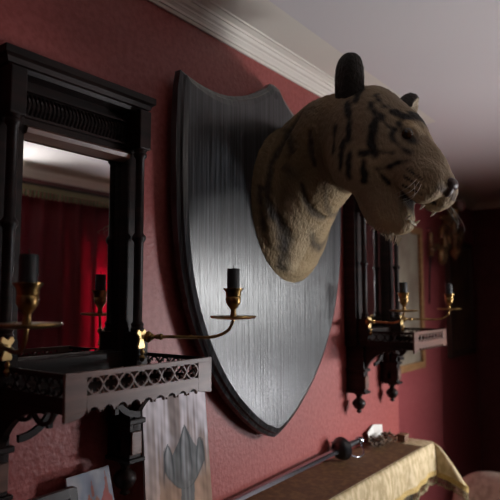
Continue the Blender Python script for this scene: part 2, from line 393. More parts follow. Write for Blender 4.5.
for sx in (-1, 1):
    x = XM+sx*.198
    cb = M().box(x-.021, x+.021, 1.212, 1.268, 2.035, 2.15); obj('cap_block', cb, WOOD, mr, .003)
    col = M(); pr = [(.0, 1.51), (.018, 1.51), (.020, 1.518), (.016, 1.524), (.019, 1.532), (.013, 1.54), (.0135, 1.765), (.019, 1.772), (.020, 1.778),
                     (.019, 1.784), (.0125, 1.792), (.0125, 2.008), (.018, 2.014), (.02, 2.022), (.016, 2.028), (.021, 2.035), (0, 2.035)]
    col.lathe((x, 1.235, 0), pr); obj('column', col, WOOD, mr)
    fb = M().box(x-.021, x+.021, 1.212, 1.268, 1.405, 1.51); obj('foot_block', fb, WOOD, mr, .003)
    # pendant post below the shelf
    pp = M().box(x-.022, x+.022, 1.235, YM-.001, 1.155, 1.375); pp.box(x-.030, x+.030, 1.225, YM-.001, 1.255, 1.27); pp.box(x-.030, x+.030, 1.225, YM-.001, 1.150, 1.162)
    obj('pendant_post', pp, WOOD, mr, .003)
    obj('post_panel', M().box(x-.018, x+.018, 1.228, 1.236, 1.172, 1.235), FRETW, mr, .002)
    fin = M().lathe((x, 1.275, 0), [(0, 1.15), (.026, 1.15), (.015, 1.138), (.012, 1.128), (.030, 1.112), (.033, 1.098), (.024, 1.080), (.010, 1.070), (.014, 1.060), (0, 1.052)])
    obj('finial', fin, WOOD, mr)
    br = M(); pts = []                                # curved side bracket, a shaped board
    for i in range(13):
        t = i/12*pi/2; pts.append((1.235-.165*(1-cos(t)), 1.235+.13*sin(t)))
    pts += [(1.05, 1.366), (1.05, 1.375), (1.235, 1.375)]
    br.prism(pts, 'x', x-.009, x+.009); obj('side_bracket', br, WOOD, mr, .002)
    sc = M()                                          # pierced scroll under the shelf, towards the middle
    arc = [(x-sx*(.02+.085*sin(t)), 1.20, 1.29+.075*(1-cos(t))) for t in [i/10*pi/2 for i in range(11)]]
    sc.sweep(arc, [(-.008, -.005), (.008, -.005), (.008, .005), (-.008, .005)], up=(0, 1, 0))
    arc = [(x-sx*(.10-.018*cos(t)), 1.20, 1.345+.018*sin(t)) for t in [i/14*pi*1.6 for i in range(15)]]
    sc.sweep(arc, [(-.008, -.004), (.008, -.004), (.008, .004), (-.008, .004)], up=(0, 1, 0))
    sc.box(x-sx*.1-.006, x-sx*.1+.006, 1.195, 1.207, 1.30, 1.375)
    obj('scroll_bracket', sc, WOOD, mr)
    # scroll flanking the post in the wall plane
    cs = M(); xo = x-sx*.022
    cs.prism([(xo, 1.175)]+[(xo-sx*.085*(1-cos(t)), 1.21+.165*sin(t)) for t in [i/10*pi/2 for i in range(11)]]+[(xo, 1.375)], 'y', 1.27, 1.29)
    obj('corner_bracket', cs, WOOD, mr, .002)
# shelf board and its pierced gallery
sy, s0, s1 = .99, XM-.207, XM+.233
obj('shelf_board', M().box(s0+.008, s1-.008, sy+.009, 1.266, 1.368, 1.382), WOOD, mr, .002)
zt, zb = 1.452, 1.388                                  # gallery top rail and the lower edge of its piercings
oz0, oz1 = 1.404, 1.441
def fret(m, a0, a1, plane, c, th):
    """row of interlaced arcs and quatrefoils from a0 to a1"""
    def P(a, z): return (a, c, z) if plane == 'y' else (c, a, z)
    up = (0, 1, 0) if plane == 'y' else (1, 0, 0)
    h = oz1-oz0; n = round((a1-a0)/h*.9); w_ = (a1-a0)/n; zc = (oz0+oz1)/2; q_ = .0021
    sec = [(-q_, -th), (q_, -th), (q_, th), (-q_, th)]
    for s_ in (-1, 1):                                # two interlaced waves
        for i in range(n):
            arc = [P(a0+(i+k_/12)*w_, zc+s_*(1 if i % 2 else -1)*h*.5*sin(pi*k_/12)**.75) for k_ in range(13)]
            m.sweep(arc, sec, up=up, smooth=False)
    for i in range(n):                                # cusps that make each eye a quatrefoil
        a = a0+(i+.5)*w_
        for sa in (-1, 1):
            for sz in (-1, 1):
                m.sweep([P(a+sa*w_*.27, zc+sz*h*.40), P(a+sa*w_*.13, zc+sz*h*.17)], [(-.0014, -th), (.0014, -th), (.0014, th), (-.0014, th)], up=up, scale=[1.3, .5], smooth=False)
    for i in range(1, n):                             # little spandrel ticks between the eyes
        for sz in (-1, 1):
            m.sweep([P(a0+i*w_, zc+sz*h*.5), P(a0+i*w_, zc+sz*h*.30)], [(-.0016, -th), (.0016, -th), (.0016, th), (-.0016, th)], up=up, scale=[1.3, .4], smooth=False)
fp = M(); th = .0045
fp.box(s0, s1, sy-th, sy+th, oz1, zt); fp.box(s0, s0+.052, sy-th, sy+th, 1.372, oz1); fp.box(s1-.050, s1, sy-th, sy+th, 1.372, oz1)
fp.box(s0+.052, s1-.050, sy-th, sy+th, 1.380, oz0)
fret(fp, s0+.052, s1-.050, 'y', sy, th*.8)
x = s0+.075; sca = [(s0+.052, 1.381)]                 # scalloped lower edge
n = 9; wd = (s1-.05-(s0+.052))/n
for i in range(n):
    xx = s0+.052+i*wd
    sca += [(xx+.002, 1.371)]+[(xx+wd*.5-(wd*.38)*cos(t), 1.364+.014*sin(t)) for t in [q/6*pi for q in range(7)]]
sca += [(s1-.05, 1.371), (s1-.05, 1.381)]
fp.prism(sca, 'y', sy-th, sy+th)
for sx, xe in ((1, s0), (-1, s1)):                    # shaped ears at both ends
    fp.prism([(xe, 1.372), (xe, 1.362 if sx < 0 else 1.355)]+[(xe+sx*.05*sin(t), (1.372-(.017 if sx > 0 else .008)*cos(t))) for t in [q/6*pi/2 for q in range(7)]], 'y', sy-th, sy+th)
obj('front_gallery', fp, FRETW, mr, .0006)
for sx, xe in ((-1, s0+th), (1, s1-th)):
    sp = M()
    sp.box(xe-th*.8, xe+th*.8, sy+th, 1.262, oz1, zt-.001); sp.box(xe-th*.8, xe+th*.8, sy+th, 1.262, 1.372, oz0)
    fret(sp, sy+.012, 1.26, 'x', xe, th*.7)
    obj('side_gallery', sp, WOOD, mr, .0006)
# arches hanging below the left and right ends
for xe in (s0+th,):
    ap = M()
    for i in range(3):
        a = 1.03+i*.075
        ap.sweep([(xe, a+.036-.036*cos(t), 1.372-.028*sin(t)) for t in [q/10*pi for q in range(11)]], [(-.004, -.004), (.004, -.004), (.004, .004), (-.004, .004)], up=(1, 0, 0))
    obj('arched_apron', ap, WOOD, mr)
# candle arms
candle_pos = []
for sx in (-1, 1):
    px, py = XM+sx*.198-.010, 1.208
    ex, ey = XM+.0265+sx*.314, 1.0
    pl = M()
    bone = [(.014, .024), (.017, .016), (.009, .006), (.008, -.006), (.013, -.020), (.011, -.027)]
    poly = [(px+a, 1.492+b_) for a, b_ in bone]+[(px-a, 1.492+b_) for a, b_ in bone[::-1]]+[(px-.010, 1.519), (px, 1.511), (px+.010, 1.519)]
    pl.prism(poly, 'y', py-.004, py+.003)
    ar = M(); dx, dy = ex-px, ey-py
    kx = px+.024*sx
    def A(t, z): return (kx+(ex-kx)*t, py-.008+(ey-py+.008)*t, z)
    ar.tube(smooth_path([A(0.02, 1.497), A(.35, 1.497), A(.66, 1.496), A(.82, 1.501), A(.94, 1.516), A(.995, 1.540), A(1, 1.552)], 6), .0046, 10)
    dv = Vector((dx, dy, 0)).normalized()
    for t, r_ in ((.03, .010), (.10, .008), (.14, .010), (.5, .0065)):
        ar.lathe(A(t, 1.497), [(0, -.007), (r_*.7, -.006), (r_, 0), (r_*.7, .006), (0, .007)], axis=dv, n=12)
    ar.lathe((px, py-.006, 0), [(0, 1.428), (.005, 1.432), (.009, 1.441), (.004, 1.449), (.007, 1.456), (.003, 1.464), (0, 1.468)], n=14)
    ar.lathe((kx, py-.004, 0), [(0, 1.480), (.007, 1.483), (.012, 1.490), (.012, 1.503), (.007, 1.510), (0, 1.513)], n=14); ar.tube([(px, py, 1.497), (kx, py-.002, 1.497)], .006, 8)
    ar_o = obj('candle_arm', ar, BRASS, mr)
    obj('brass_plate', pl, BRASSL, ar_o, .0015)
    pan = M().lathe((ex, ey, 0), [(0, 1.547), (.030, 1.546), (.060, 1.549), (.065, 1.553), (.064, 1.556), (.03, 1.552), (0, 1.553)], n=32)
    obj('drip_pan', pan, BRASS, ar_o)
    cup = M().lathe((ex, ey, 0), [(0, 1.552), (.010, 1.552), (.008, 1.562), (.007, 1.572), (.013, 1.580), (.020, 1.592), (.0215, 1.606), (.0195, 1.609), (.0215, 1.612), (.0215, 1.622), (.028, 1.630), (.028, 1.633), (.0195, 1.629), (.0185, 1.600), (0, 1.598)], n=28)
    obj('candle_cup', cup, BRASS, ar_o)
    candle_pos.append((ex, ey, sx))
m2 = copy_tree(mr, 1.85, 'far tall dark wooden mirror with fretwork shelf beyond the tiger')
names = {(-1, 0): 'short black candle on the left brass arm of the near mirror', (1, 0): 'short black candle on the right brass arm, in front of the shield',
         (-1, 1): 'black candle on the left brass arm of the far mirror', (1, 1): 'black candle on the right brass arm of the far mirror'}
for k in (0, 1):
    for (ex, ey, sx) in candle_pos:
        cx = ex+k*1.85
        t = thing('candle', (cx, ey, 1.600), names[(sx, k)], 'candle', 'black candles on the mirror arms')
        hh = 1.688 if k == 0 or sx > 0 else 1.680
        cd = M().lathe((cx, ey, 0), [(0, 1.601), (.0178, 1.601), (.0178, hh-.003), (.0165, hh), (.012, hh-.001), (.006, hh-.006), (0, hh-.007)], n=24)
        cd.ell((cx+.016, ey-.004, 1.655), (.003, .003, .006), n=8, m_=6)
        obj('wax', cd, WAX, t)
        obj('wick', M().tube([(cx, ey, hh-.008), (cx+.001, ey, hh+.004), (cx-.001, ey, hh+.010)], .0012, 6), WICK, t)

# ------------------------------------------------------------------ tiger trophy on its shield
SX = 1.868
tr = thing('tiger_trophy', (SX, YM, 1.07), 'snarling tiger head mounted on a large dark wooden shield', 'taxidermy trophy')
def shield_outline(k=0):
    right = [(0, 2.490-k), (.022, 2.487-k), (.05, 2.462-k*1.2)]
    for i in range(1, 13):                            # concave sweep out to the corner
        t = i/12; right.append((.05+(.545-k-.05)*t, 2.462-k*1.2 - .095*t - .062*sin(pi*t)**.9+.006*t))
    side = [(.556, 2.30), (.562, 2.15), (.560, 2.0), (.552, 1.85), (.530, 1.70), (.485, 1.55), (.42, 1.42), (.335, 1.30), (.235, 1.20), (.12, 1.115), (.04, 1.076)]
    sp = smooth_path([(a, 0, z) for a, z in [(.545, 2.373)]+side+[(0, 1.064)]], 5)
    for p in sp[1:]:
        s_ = 1-k/.56; right.append((p.x*s_, 1.75+(p.z-1.75)*(1-k/.62)))
    right = [(max(a, 0), z) for a, z in right]
    left = [(-a, z) for a, z in right[1:-1]][::-1]
    return right+left
pq = M()
lays = [(0, 1.302), (0, 1.277), (.012, 1.270), (.016, 1.262), (.034, 1.255)]; KS = .981
loops = [[((SX+a)*KS, y, 1.6+(z-1.6)*KS) for a, z in shield_outline(k_)] for k_, y in lays]; n = len(loops[0]); vs = [p for l_ in loops for p in l_]
fs = [(i*n+j, i*n+(j+1) % n, (i+1)*n+(j+1) % n, (i+1)*n+j) for i in range(len(lays)-1) for j in range(n)]
fs += [tuple(range(n)), tuple(range((len(lays)-1)*n, len(lays)*n))[::-1]]
pq.add(vs, fs); pq.box(1.55, 2.12, 1.300, YM-.001, 2.12, 2.20); pq.box(1.65, 2.02, 1.300, YM-.001, 1.45, 1.52); sh = obj('shield_plaque', pq, BOARD, tr)
obj('hanging_slot', M().lathe(((SX-.012)*KS, 1.2548, 1.6+.832*KS), [(0, 0), (.013, 0), (.013, .0006), (0, .0006)], axis=(0, -1, 0), n=20), BLACKM, sh)

# head frame: u along the muzzle, v up through the crown, t towards the camera side
ang = radians(17); H0 = np.array([1.78, .75]); ROLL = radians(15); D = np.array([-sin(ang), -cos(ang)]); E_ = np.array([-cos(ang), sin(ang)])
PT = radians(35); cu, su = cos(PT), sin(PT)
UA = np.array([D[0]*cu, D[1]*cu, -su]); V0 = np.array([D[0]*su, D[1]*su, cu]); T0 = np.array([E_[0], E_[1], 0])
TA = T0*cos(ROLL)+V0*sin(ROLL); VA = V0*cos(ROLL)-T0*sin(ROLL)
HC = np.array([H0[0]+.04*D[0], H0[1]+.04*D[1], 2.1])
def loc(u, t, v): return tuple(HC+u*UA+t*TA+v*VA)
def to_local(P):
    q = P-HC; return q@UA, q@TA, q@VA
def ellsd(u, t, v, c, r, rot=0):
    du, dt, dv = u-c[0], t-c[1], v-c[2]
    if rot:
        a = radians(rot); du, dv = du*cos(a)+dv*sin(a), -du*sin(a)+dv*cos(a)
    k0 = np.sqrt((du/r[0])**2+(dt/r[1])**2+(dv/r[2])**2)+1e-9; k1 = np.sqrt((du/r[0]**2)**2+(dt/r[1]**2)**2+(dv/r[2]**2)**2)+1e-9
    return k0*(k0-1)/k1
def smin(a, b, k):
    h = np.clip(.5+.5*(b-a)/k, 0, 1); return b*(1-h)+a*h-k*h*(1-h)
def smax(a, b, k): return -smin(-a, -b, k)
def nets(f, lo, hi, h):
    """surface nets of f<0 on a regular grid"""
    ax = [np.arange(lo[i], hi[i]+h, h) for i in range(3)]
    X, Y, Z = np.meshgrid(*ax, indexing='ij'); F = f(X, Y, Z); S = F < 0
    nx, ny, nz_ = F.shape; acc = np.zeros((nx-1, ny-1, nz_-1, 3)); cnt = np.zeros((nx-1, ny-1, nz_-1))
    cor = [(i, j, k) for i in (0, 1) for j in (0, 1) for k in (0, 1)]
    def sl(A, c): return A[c[0]:nx-1+c[0], c[1]:ny-1+c[1], c[2]:nz_-1+c[2]]
    for a in range(8):
        for b_ in range(a+1, 8):
            ca, cb = cor[a], cor[b_]
            if sum(abs(ca[i]-cb[i]) for i in range(3)) != 1: continue
            fa, fb = sl(F, ca), sl(F, cb); cr_ = (fa < 0) != (fb < 0)
            t = np.where(cr_, fa/(fa-fb+1e-12*(fa == fb)), 0)
            for i in range(3): acc[..., i] += np.where(cr_, ca[i]+(cb[i]-ca[i])*t, 0)
            cnt += cr_
    act = cnt > 0; idx = -np.ones(act.shape, int); idx[act] = np.arange(act.sum())
    I = np.argwhere(act); V = (I+acc[act]/cnt[act][:, None])*h+np.array([ax[0][0], ax[1][0], ax[2][0]])
    faces = []
    for d in range(3):
        o1, o2 = [(1, 2), (2, 0), (0, 1)][d]
        A = [slice(None)]*3; B = [slice(None)]*3; A[d] = slice(0, -1); B[d] = slice(1, None)
        ch = S[tuple(A)] != S[tuple(B)]; E = np.argwhere(ch)
        E = E[(E[:, o1] > 0) & (E[:, o2] > 0) & (E[:, o1] < F.shape[o1]-1) & (E[:, o2] < F.shape[o2]-1)]
        inside = S[tuple(E.T)]
        q = []
        for (p1, p2) in ((0, 0), (1, 0), (1, 1), (0, 1)):
            G = E.copy(); G[:, o1] -= p1; G[:, o2] -= p2; q.append(idx[tuple(G.T)])
        Q = np.stack(q, 1); Q[~inside] = Q[~inside][:, ::-1]; faces.append(Q)
    Fc = np.concatenate(faces); Fc = Fc[(Fc >= 0).all(1)]
    return V, Fc
NK = np.array([  # y, centre x, centre z, radius x, radius z
    [.70, 1.77, 2.15, .115, .12], [.80, 1.80, 2.17, .150, .165], [.90, 1.835, 2.18, .165, .180], [.98, 1.865, 2.185, .172, .188], [1.08, 1.895, 2.15, .190, .235],
    [1.16, 1.915, 2.08, .215, .270], [1.22, 1.93, 2.01, .262, .305], [1.26, 1.937, 1.985, .284, .318], [1.285, 1.937, 1.98, .280, .312]])
def neck(X, Y, Z):
    cx = np.interp(Y, NK[:, 0], NK[:, 1]); cz = np.interp(Y, NK[:, 0], NK[:, 2]); rx = np.interp(Y, NK[:, 0], NK[:, 3]); rz = np.interp(Y, NK[:, 0], NK[:, 4])
    # deep fold lines of the skin running down the side
    th = np.arctan2((Z-cz)/rz, (X-cx)/rx)
    fold = .008*np.exp(-((Y-1.13-.06*np.sin(th*2.2+.5))/.014)**2)+.006*np.exp(-((Y-1.215+.02*np.sin(th*3))/.010)**2)
    d = (np.sqrt(((X-cx)/rx)**2+((Z-cz)/rz)**2)-1)*np.minimum(rx, rz)+fold
    return smax(smax(d, Y-1.281, .02), .74-Y, .05)
def CUT(u, t, v): return ellsd(u, t, v, (.215, 0, -.143), (.082, .11, .014), -16)
def head_f(X, Y, Z):
    P = np.stack([X, Y, Z], -1); u, t, v = to_local(P); a = np.abs(t)
    d = ellsd(u, t, v, (-.155, 0, .000), (.165, .130, .130))                    # skull
    d = smin(d, ellsd(u, t, v, (-.050, 0, .038), (.115, .100, .084), -8), .04)    # forehead
    d = smin(d, ellsd(u, t, v, (.110, 0, .008), (.125, .056, .050), -20), .04)    # nose bridge
    d = smin(d, ellsd(u, a, v, (.178, .040, -.058), (.070, .055, .068)), .022)    # muzzle pads
    d = smin(d, ellsd(u, t, v, (.205, 0, -.028), (.045, .036, .034), -20), .02)   # nose
    d = smin(d, ellsd(u, a, v, (.050, .055, -.040), (.105, .058, .085)), .04)     # cheekbones
    d = smin(d, ellsd(u, a, v, (-.065, .085, -.090), (.115, .060, .125), 12), .05)  # ruffs
    d = smin(d, ellsd(u, a, v, (.030, .055, .058), (.036, .026, .018), -10), .02)  # brow ridges
    d = smin(d, ellsd(u, t, v, (.02, 0, -.14), (.12, .085, .090), -30), .05)       # throat
    jaw = ellsd(u, t, v, (.085, 0, -.182), (.110, .070, .082), -12)
    jaw = smin(jaw, ellsd(u, t, v, (.170, 0, -.196), (.040, .042, .038)), .02)
    d = smin(d, jaw, .022)
    d = smin(d, neck(X, Y, Z), .055)
    # open mouth between muzzle and jaw
    cut = CUT(u, t, v)
    d = smax(d, -cut, .010)
    d = smax(d, -ellsd(u, a, v, (.060, .104, .040), (.022, .020, .015), -14), .010)  # eye sockets
    d = smax(d, -ellsd(u, a, v, (.258, .016, -.030), (.012, .009, .007), 20), .006)  # nostrils
    return d
V, Fc = nets(head_f, (1.40, .28, 1.60), (2.30, 1.32, 2.46), .0068)
u, t, v = to_local(V); a = np.abs(t)
# fur relief
def vnoise(P, sc, seed):
    r = np.random.default_rng(seed); out = np.zeros(len(P))
    for i in range(7):
        k = r.normal(size=3); k = k/np.linalg.norm(k)*sc*r.uniform(.6, 1.6); out += np.sin(P@k+r.uniform(0, 6.28))
    return out/7
hd = smin(ellsd(u, t, v, (0, 0, 0), (.3, .2, .3)), V[:, 1]*0+9, .01) < 0
ctr = V.mean(0)
nrm = V-np.where((V[:, 1] > .95)[:, None], np.stack([np.interp(V[:, 1], NK[:, 0], NK[:, 1]), V[:, 1], np.interp(V[:, 1], NK[:, 0], NK[:, 2])], -1), np.array(loc(-.02, 0, -.03)))
nrm /= np.linalg.norm(nrm, axis=1)[:, None]+1e-9
V = V+nrm*(vnoise(V, 150, 1)*.0022+vnoise(V, 330, 2)*.0022)[:, None]
tawny = np.array([.20, .130, .058]); cream = np.array([.46, .345, .19]); ink = np.array([.014, .011, .009]); dull = np.array([.13, .09, .05])
nz_ = vnoise(V, 40, 3)*.5+.5
col = tawny+(dull-tawny)*np.clip(nz_*1.4-.2, 0, 1)[:, None]
def blend(col, c, w): w = np.clip(w, 0, 1)[:, None]; return col*(1-w)+c*w
def blob(cu_, cv_, ru, rv): return np.exp(-(((u-cu_)/ru)**2+((v-cv_)/rv)**2)*1.2)
is_head = V[:, 1] < .98
col = blend(col, np.array([.27, .205, .135]), np.clip((.98-V[:, 1])/.12, 0, 1)*.6)
col = blend(col, cream, blob(.022, .073, .035, .013)*.9*is_head)       # pale patch over the eye
col = blend(col, cream, blob(.02, -.09, .08, .05)*.55*is_head)          # cheek
col = blend(col, cream, blob(.19, -.085, .06, .045)*.7*is_head)
col = blend(col, cream, blob(.16, -.225, .06, .035)*is_head)
col = blend(col, cream, np.clip((-.06-v)/.12, 0, 1)*.3*is_head)
th = np.arctan2(V[:, 2]-np.interp(V[:, 1], NK[:, 0], NK[:, 2]), V[:, 0]-np.interp(V[:, 1], NK[:, 0], NK[:, 1]))
col = blend(col, cream, np.clip(-np.sin(th)*1.6-.75, 0, 1)*.7*(~is_head))
strokes = [([(-.191, .029), (-.13, -.013), (-.085, -.072)], .013), ([(-.104, .063), (-.046, .033), (0, -.045), (.035, -.067)], .0125), ([(-.015, -.09), (.021, -.062), (.073, -.034)], .0105),
           ([(.1, -.117), (.056, -.101), (.092, -.066), (.123, -.033)], .008), ([(-.122, .094), (-.066, .077)], .011), ([(-.039, .08), (.001, .088)], .010), ([(-.018, .11), (.036, .102)], .010),
           ([(.004, .053), (.033, .043)], .007), ([(.097, .098), (.141, .081)], .008), ([(.012, .034), (.029, .005), (.077, -.007), (.114, -.008)], .010), ([(-.047, -.112), (-.011, -.173)], .012),
           ([(.009, -.105), (.035, -.149)], .010), ([(-.049, .047), (-.002, .028)], .009), ([(-.20, .09), (-.16, .05)], .012), ([(-.17, -.06), (-.13, -.13)], .012), ([(-.1, -.09), (-.06, -.16)], .011),
           ([(.145, -.052), (.213, -.056)], .003), ([(.148, -.076), (.22, -.074)], .003), ([(.151, -.100), (.225, -.092)], .003),
           ([(.04, .040), (.082, .028)], .016)]
def segd(pu, pv, A, B):
    A = np.array(A); B = np.array(B); ab = B-A; tt = np.clip(((pu-A[0])*ab[0]+(pv-A[1])*ab[1])/(ab@ab), 0, 1)
    return np.hypot(pu-A[0]-tt*ab[0], pv-A[1]-tt*ab[1])
wob = vnoise(V, 60, 5)*.012+vnoise(V, 160, 6)*.006
for pts, wd_ in strokes:
    dd = np.min([segd(u, v, pts[i], pts[i+1]) for i in range(len(pts)-1)], axis=0)+wob*min(1, wd_/.009)
    col = blend(col, ink, (1-(dd-wd_*.55)/(wd_*.9))*is_head*.80)
# dark lips, mouth lining, eye rims
lip = np.abs(CUT(u, t, v))
col = blend(col, np.array([.02, .012, .010]), (1-lip/.010)*is_head)
er = ellsd(u, a, v, (.060, .104, .040), (.022, .020, .015), -14); col = blend(col, ink, 1-er/.008)
col = blend(col, np.array([.035, .02, .018]), np.clip((u-.238)/.012, 0, 1)*(v > -.055))
def nst(pts, w_): return (1-(np.min([segd(V[:, 1], V[:, 2], pts[i], pts[i+1]) for i in range(len(pts)-1)], axis=0)+wob*.7-w_*.4)/w_)*(V[:, 0] < 1.90)*(V[:, 1] > 1.0)
rid = [(1.13, 1.95), (1.135, 1.86), (1.17, 1.78), (1.215, 1.72)]
col = blend(col, np.array([.46, .36, .22]), np.clip(nst(rid, .020), 0, 1)*.7)
lines_ = [([(1.10, 2.30), (1.145, 2.21), (1.195, 2.10), (1.205, 1.97), (1.175, 1.85), (1.235, 1.72)], .013), ([(1.085, 2.02), (1.09, 1.92)], .012), ([(1.228, 2.02), (1.232, 1.86)], .012), ([(1.03, 2.20), (1.02, 2.08)], .011)]
for pts, w_ in lines_:
    m_ = np.clip(nst(pts, w_), 0, 1); col = blend(col, ink*1.3, m_*.8); V = V-nrm*(m_*.006)[:, None]
# faint stripes on the neck, running round it
yy = V[:, 1]+.045*np.sin(th*2.2+.5)+wob
for yc, wd_, st in ((1.045, .012, .6), (1.135, .014, .8), (1.235, .012, .7)):
    gate = np.clip(.5+vnoise(V, 14, int(yc*100))*2.2, 0, 1)
    col = blend(col, ink*1.6, np.exp(-((yy-yc)/wd_)**2)*gate*st*(V[:, 1] > .95))
Mh = M(); Mh.add([tuple(p) for p in V], [tuple(int(i) for i in f) for f in Fc], True)
head = obj('tiger_head', Mh, FUR, tr, cols=col)
# ears: cupped shells, each its own mesh
for sg in (1, -1):
    base = np.array(loc(-.258 if sg > 0 else -.185, sg*(.112 if sg > 0 else .125), .080 if sg > 0 else .095))
    up_ = -UA*.42+VA*.80+sg*TA*.36; up_ /= np.linalg.norm(up_)
    fr_ = UA*(.35 if sg > 0 else .78)-TA*(1. if sg > 0 else .22); fr_ -= up_*(fr_@up_); fr_ /= np.linalg.norm(fr_); sd_ = np.cross(up_, fr_)
    def earf(X, Y, Z):
        q = np.stack([X, Y, Z], -1)-base; p, r, s_ = q@fr_, q@up_, q@sd_
        o_ = ((np.abs(p/.042)**2.6+np.abs(s_/.060)**2.6+np.abs((r-.015)/.103)**2.6)**(1/2.6)-1)*.05; i_ = ellsd(p, s_, r, (.036, 0, .028), (.044, .048, .080))
        return smax(o_, -i_, .006)
    Ve, Fe = nets(earf, tuple(base-.17), tuple(base+.17), .0055)
    q = Ve-base; p, r, s_ = q@fr_, q@up_, q@sd_
    inner = ellsd(p, s_, r, (.036, 0, .028), (.044, .048, .080)) < .004
    ce = np.where(inner[:, None], np.array([.42, .35, .25]), np.array([.022, .018, .014]))
    Ve = Ve+((q/np.linalg.norm(q, axis=1)[:, None])*(vnoise(Ve, 260, 9)*.0025)[:, None])
    me_ = M(); me_.add([tuple(x_) for x_ in Ve], [tuple(int(i) for i in f) for f in Fe], True); obj('ear', me_, FUR, head, cols=ce)
EYE = mat('glass_eye', (.05, .022, .006), .18, spec=.4)
PUP = mat('black_pupil', (.004, .004, .004), .1)
NOSE = mat('leathery_nose', (.05, .025, .022), .4, bump=(300, .4, .001))
TOOTH = mat('ivory_tooth', (.72, .65, .5), .25)
TONGUE = mat('dark_pink_tongue', (.16, .04, .04), .35)
WHISK = mat('pale_whisker', (.35, .33, .28), .4)
for sg in (1, -1):
    e = M().ell(loc(.056, sg*.088, .040), (.0175, .0175, .0175), n=20, m_=14); eo = obj('eye', e, EYE, head)
    obj('pupil', M().ell(loc(.060, sg*.1025, .0405), (.0055, .0055, .0055)), PUP, eo)
qh = Matrix((( UA[0], TA[0], VA[0]), (UA[1], TA[1], VA[1]), (UA[2], TA[2], VA[2]))).to_quaternion()
np_ = M().ell(loc(.238, 0, -.018), (.019, .028, .019), qh); np_.ell(loc(.247, 0, -.040), (.010, .012, .020), qh)
obj('nose', np_, NOSE, head)
tg = M().ell(loc(.150, 0, -.150), (.050, .028, .009), qh @ Matrix.Rotation(radians(30), 3, 'Y').to_quaternion()); obj('tongue', tg, TONGUE, head)
for sg in (1, -1):
    for (u0, v0, u1, v1, r_, tt) in ((.225, -.112, .222, -.133, .005, .034), (.196, -.180, .206, -.158, .005, .026)):
        path_ = [loc(u0+(u1-u0)*k_/4, sg*tt, v0+(v1-v0)*k_/4) for k_ in range(5)]
        obj('canine_tooth', M().tube(path_, r_, 8, scale=[1.1, 1, .8, .5, .12]), TOOTH, head)
th_ = M()
for i in range(6):
    th_.ell(loc(.208, -.0175+i*.007, -.178), (.0035, .0035, .006), n=8, m_=6)
obj('lower_incisors', th_, TOOTH, head)
for sg in (1, -1):
    for i in range(4):
        u0, v0 = .190+.012*(i % 3), -.060-.016*(i//3)-.004*(i % 3)
        p0 = Vector(loc(u0, sg*.090, v0)); L_ = .13+.02*(i % 3)
        p1 = Vector(loc(u0+.03+.012*i, sg*(.082+L_*.45), v0-.035)); p2 = Vector(loc(u0+.02+.01*i, sg*(.082+L_*.6), v0-.075))
        obj('whisker', M().tube(smooth_path([p0, p1, p2], 5), .0009, 5, scale=[1-.8*k_/10 for k_ in range(11)]), WHISK, head)
# chin tuft
tf = M()
for i in range(60):
    t0 = rng.uniform(-.03, .03); u0 = rng.uniform(.10, .195); p0 = loc(u0, t0, -.238); p1 = loc(u0+rng.normal(.010, .006), t0*1.2, -.266+rng.normal(0, .005))
    tf.tube([p0, p1], .002, 4, scale=[1, .2])
obj('chin_tuft', tf, mat('cream_fur', (.40, .33, .22), .8), head)

# ------------------------------------------------------------------ pictures on the mantel
def slab(name, bl, br_, tl_, tr_, th_, material, parent=None, cols=None, base=None, nx=1, nz=1, inset=0, y_off=0):
    """thin board with given corners; front face gridded for painted colour"""
    P = [Vector(p) for p in (bl, br_, tl_, tr_)]; nrm = (P[1]-P[0]).cross(P[2]-P[0]).normalized()
    if nrm.y > 0: nrm = -nrm
    m = M(); vs = []; uv = []
    for j in range(nz+1):
        for i in range(nx+1):
            a_, b_ = inset+(1-2*inset)*i/nx, inset+(1-2*inset)*j/nz
            p = (P[0]*(1-a_)+P[1]*a_)*(1-b_)+(P[2]*(1-a_)+P[3]*a_)*b_; vs.append(p+nrm*y_off); uv.append((i/nx, j/nz))
    n0 = len(vs)
    fs = [(j*(nx+1)+i, j*(nx+1)+i+1, (j+1)*(nx+1)+i+1, (j+1)*(nx+1)+i) for j in range(nz) for i in range(nx)]
    bk = [vs[0]-nrm*th_, vs[nx]-nrm*th_, vs[nz*(nx+1)]-nrm*th_, vs[-1]-nrm*th_]
    vs += bk; b0 = n0
    fs += [(b0, b0+1, b0+3, b0+2)]
    e0 = list(range(nx+1)); fs.append(tuple(e0+[b0+1, b0])); e1 = [nz*(nx+1)+i for i in range(nx+1)]; fs.append(tuple(e1+[b0+3, b0+2]))
    l_ = [j*(nx+1) for j in range(nz+1)]; fs.append(tuple(l_+[b0+2, b0])); r_ = [j*(nx+1)+nx for j in range(nz+1)]; fs.append(tuple(r_+[b0+3, b0+1]))
    m.add(vs, fs); uv = np.array(uv+[(0, 0), (1, 0), (0, 1), (1, 1)])
    c_ = cols(uv) if cols else None
    return obj(name, m, material, parent, cols=c_, base=base)
def n2(uv, s, seed):
    return vnoise(np.c_[uv*s, uv[:, 0]*0], 1, seed)
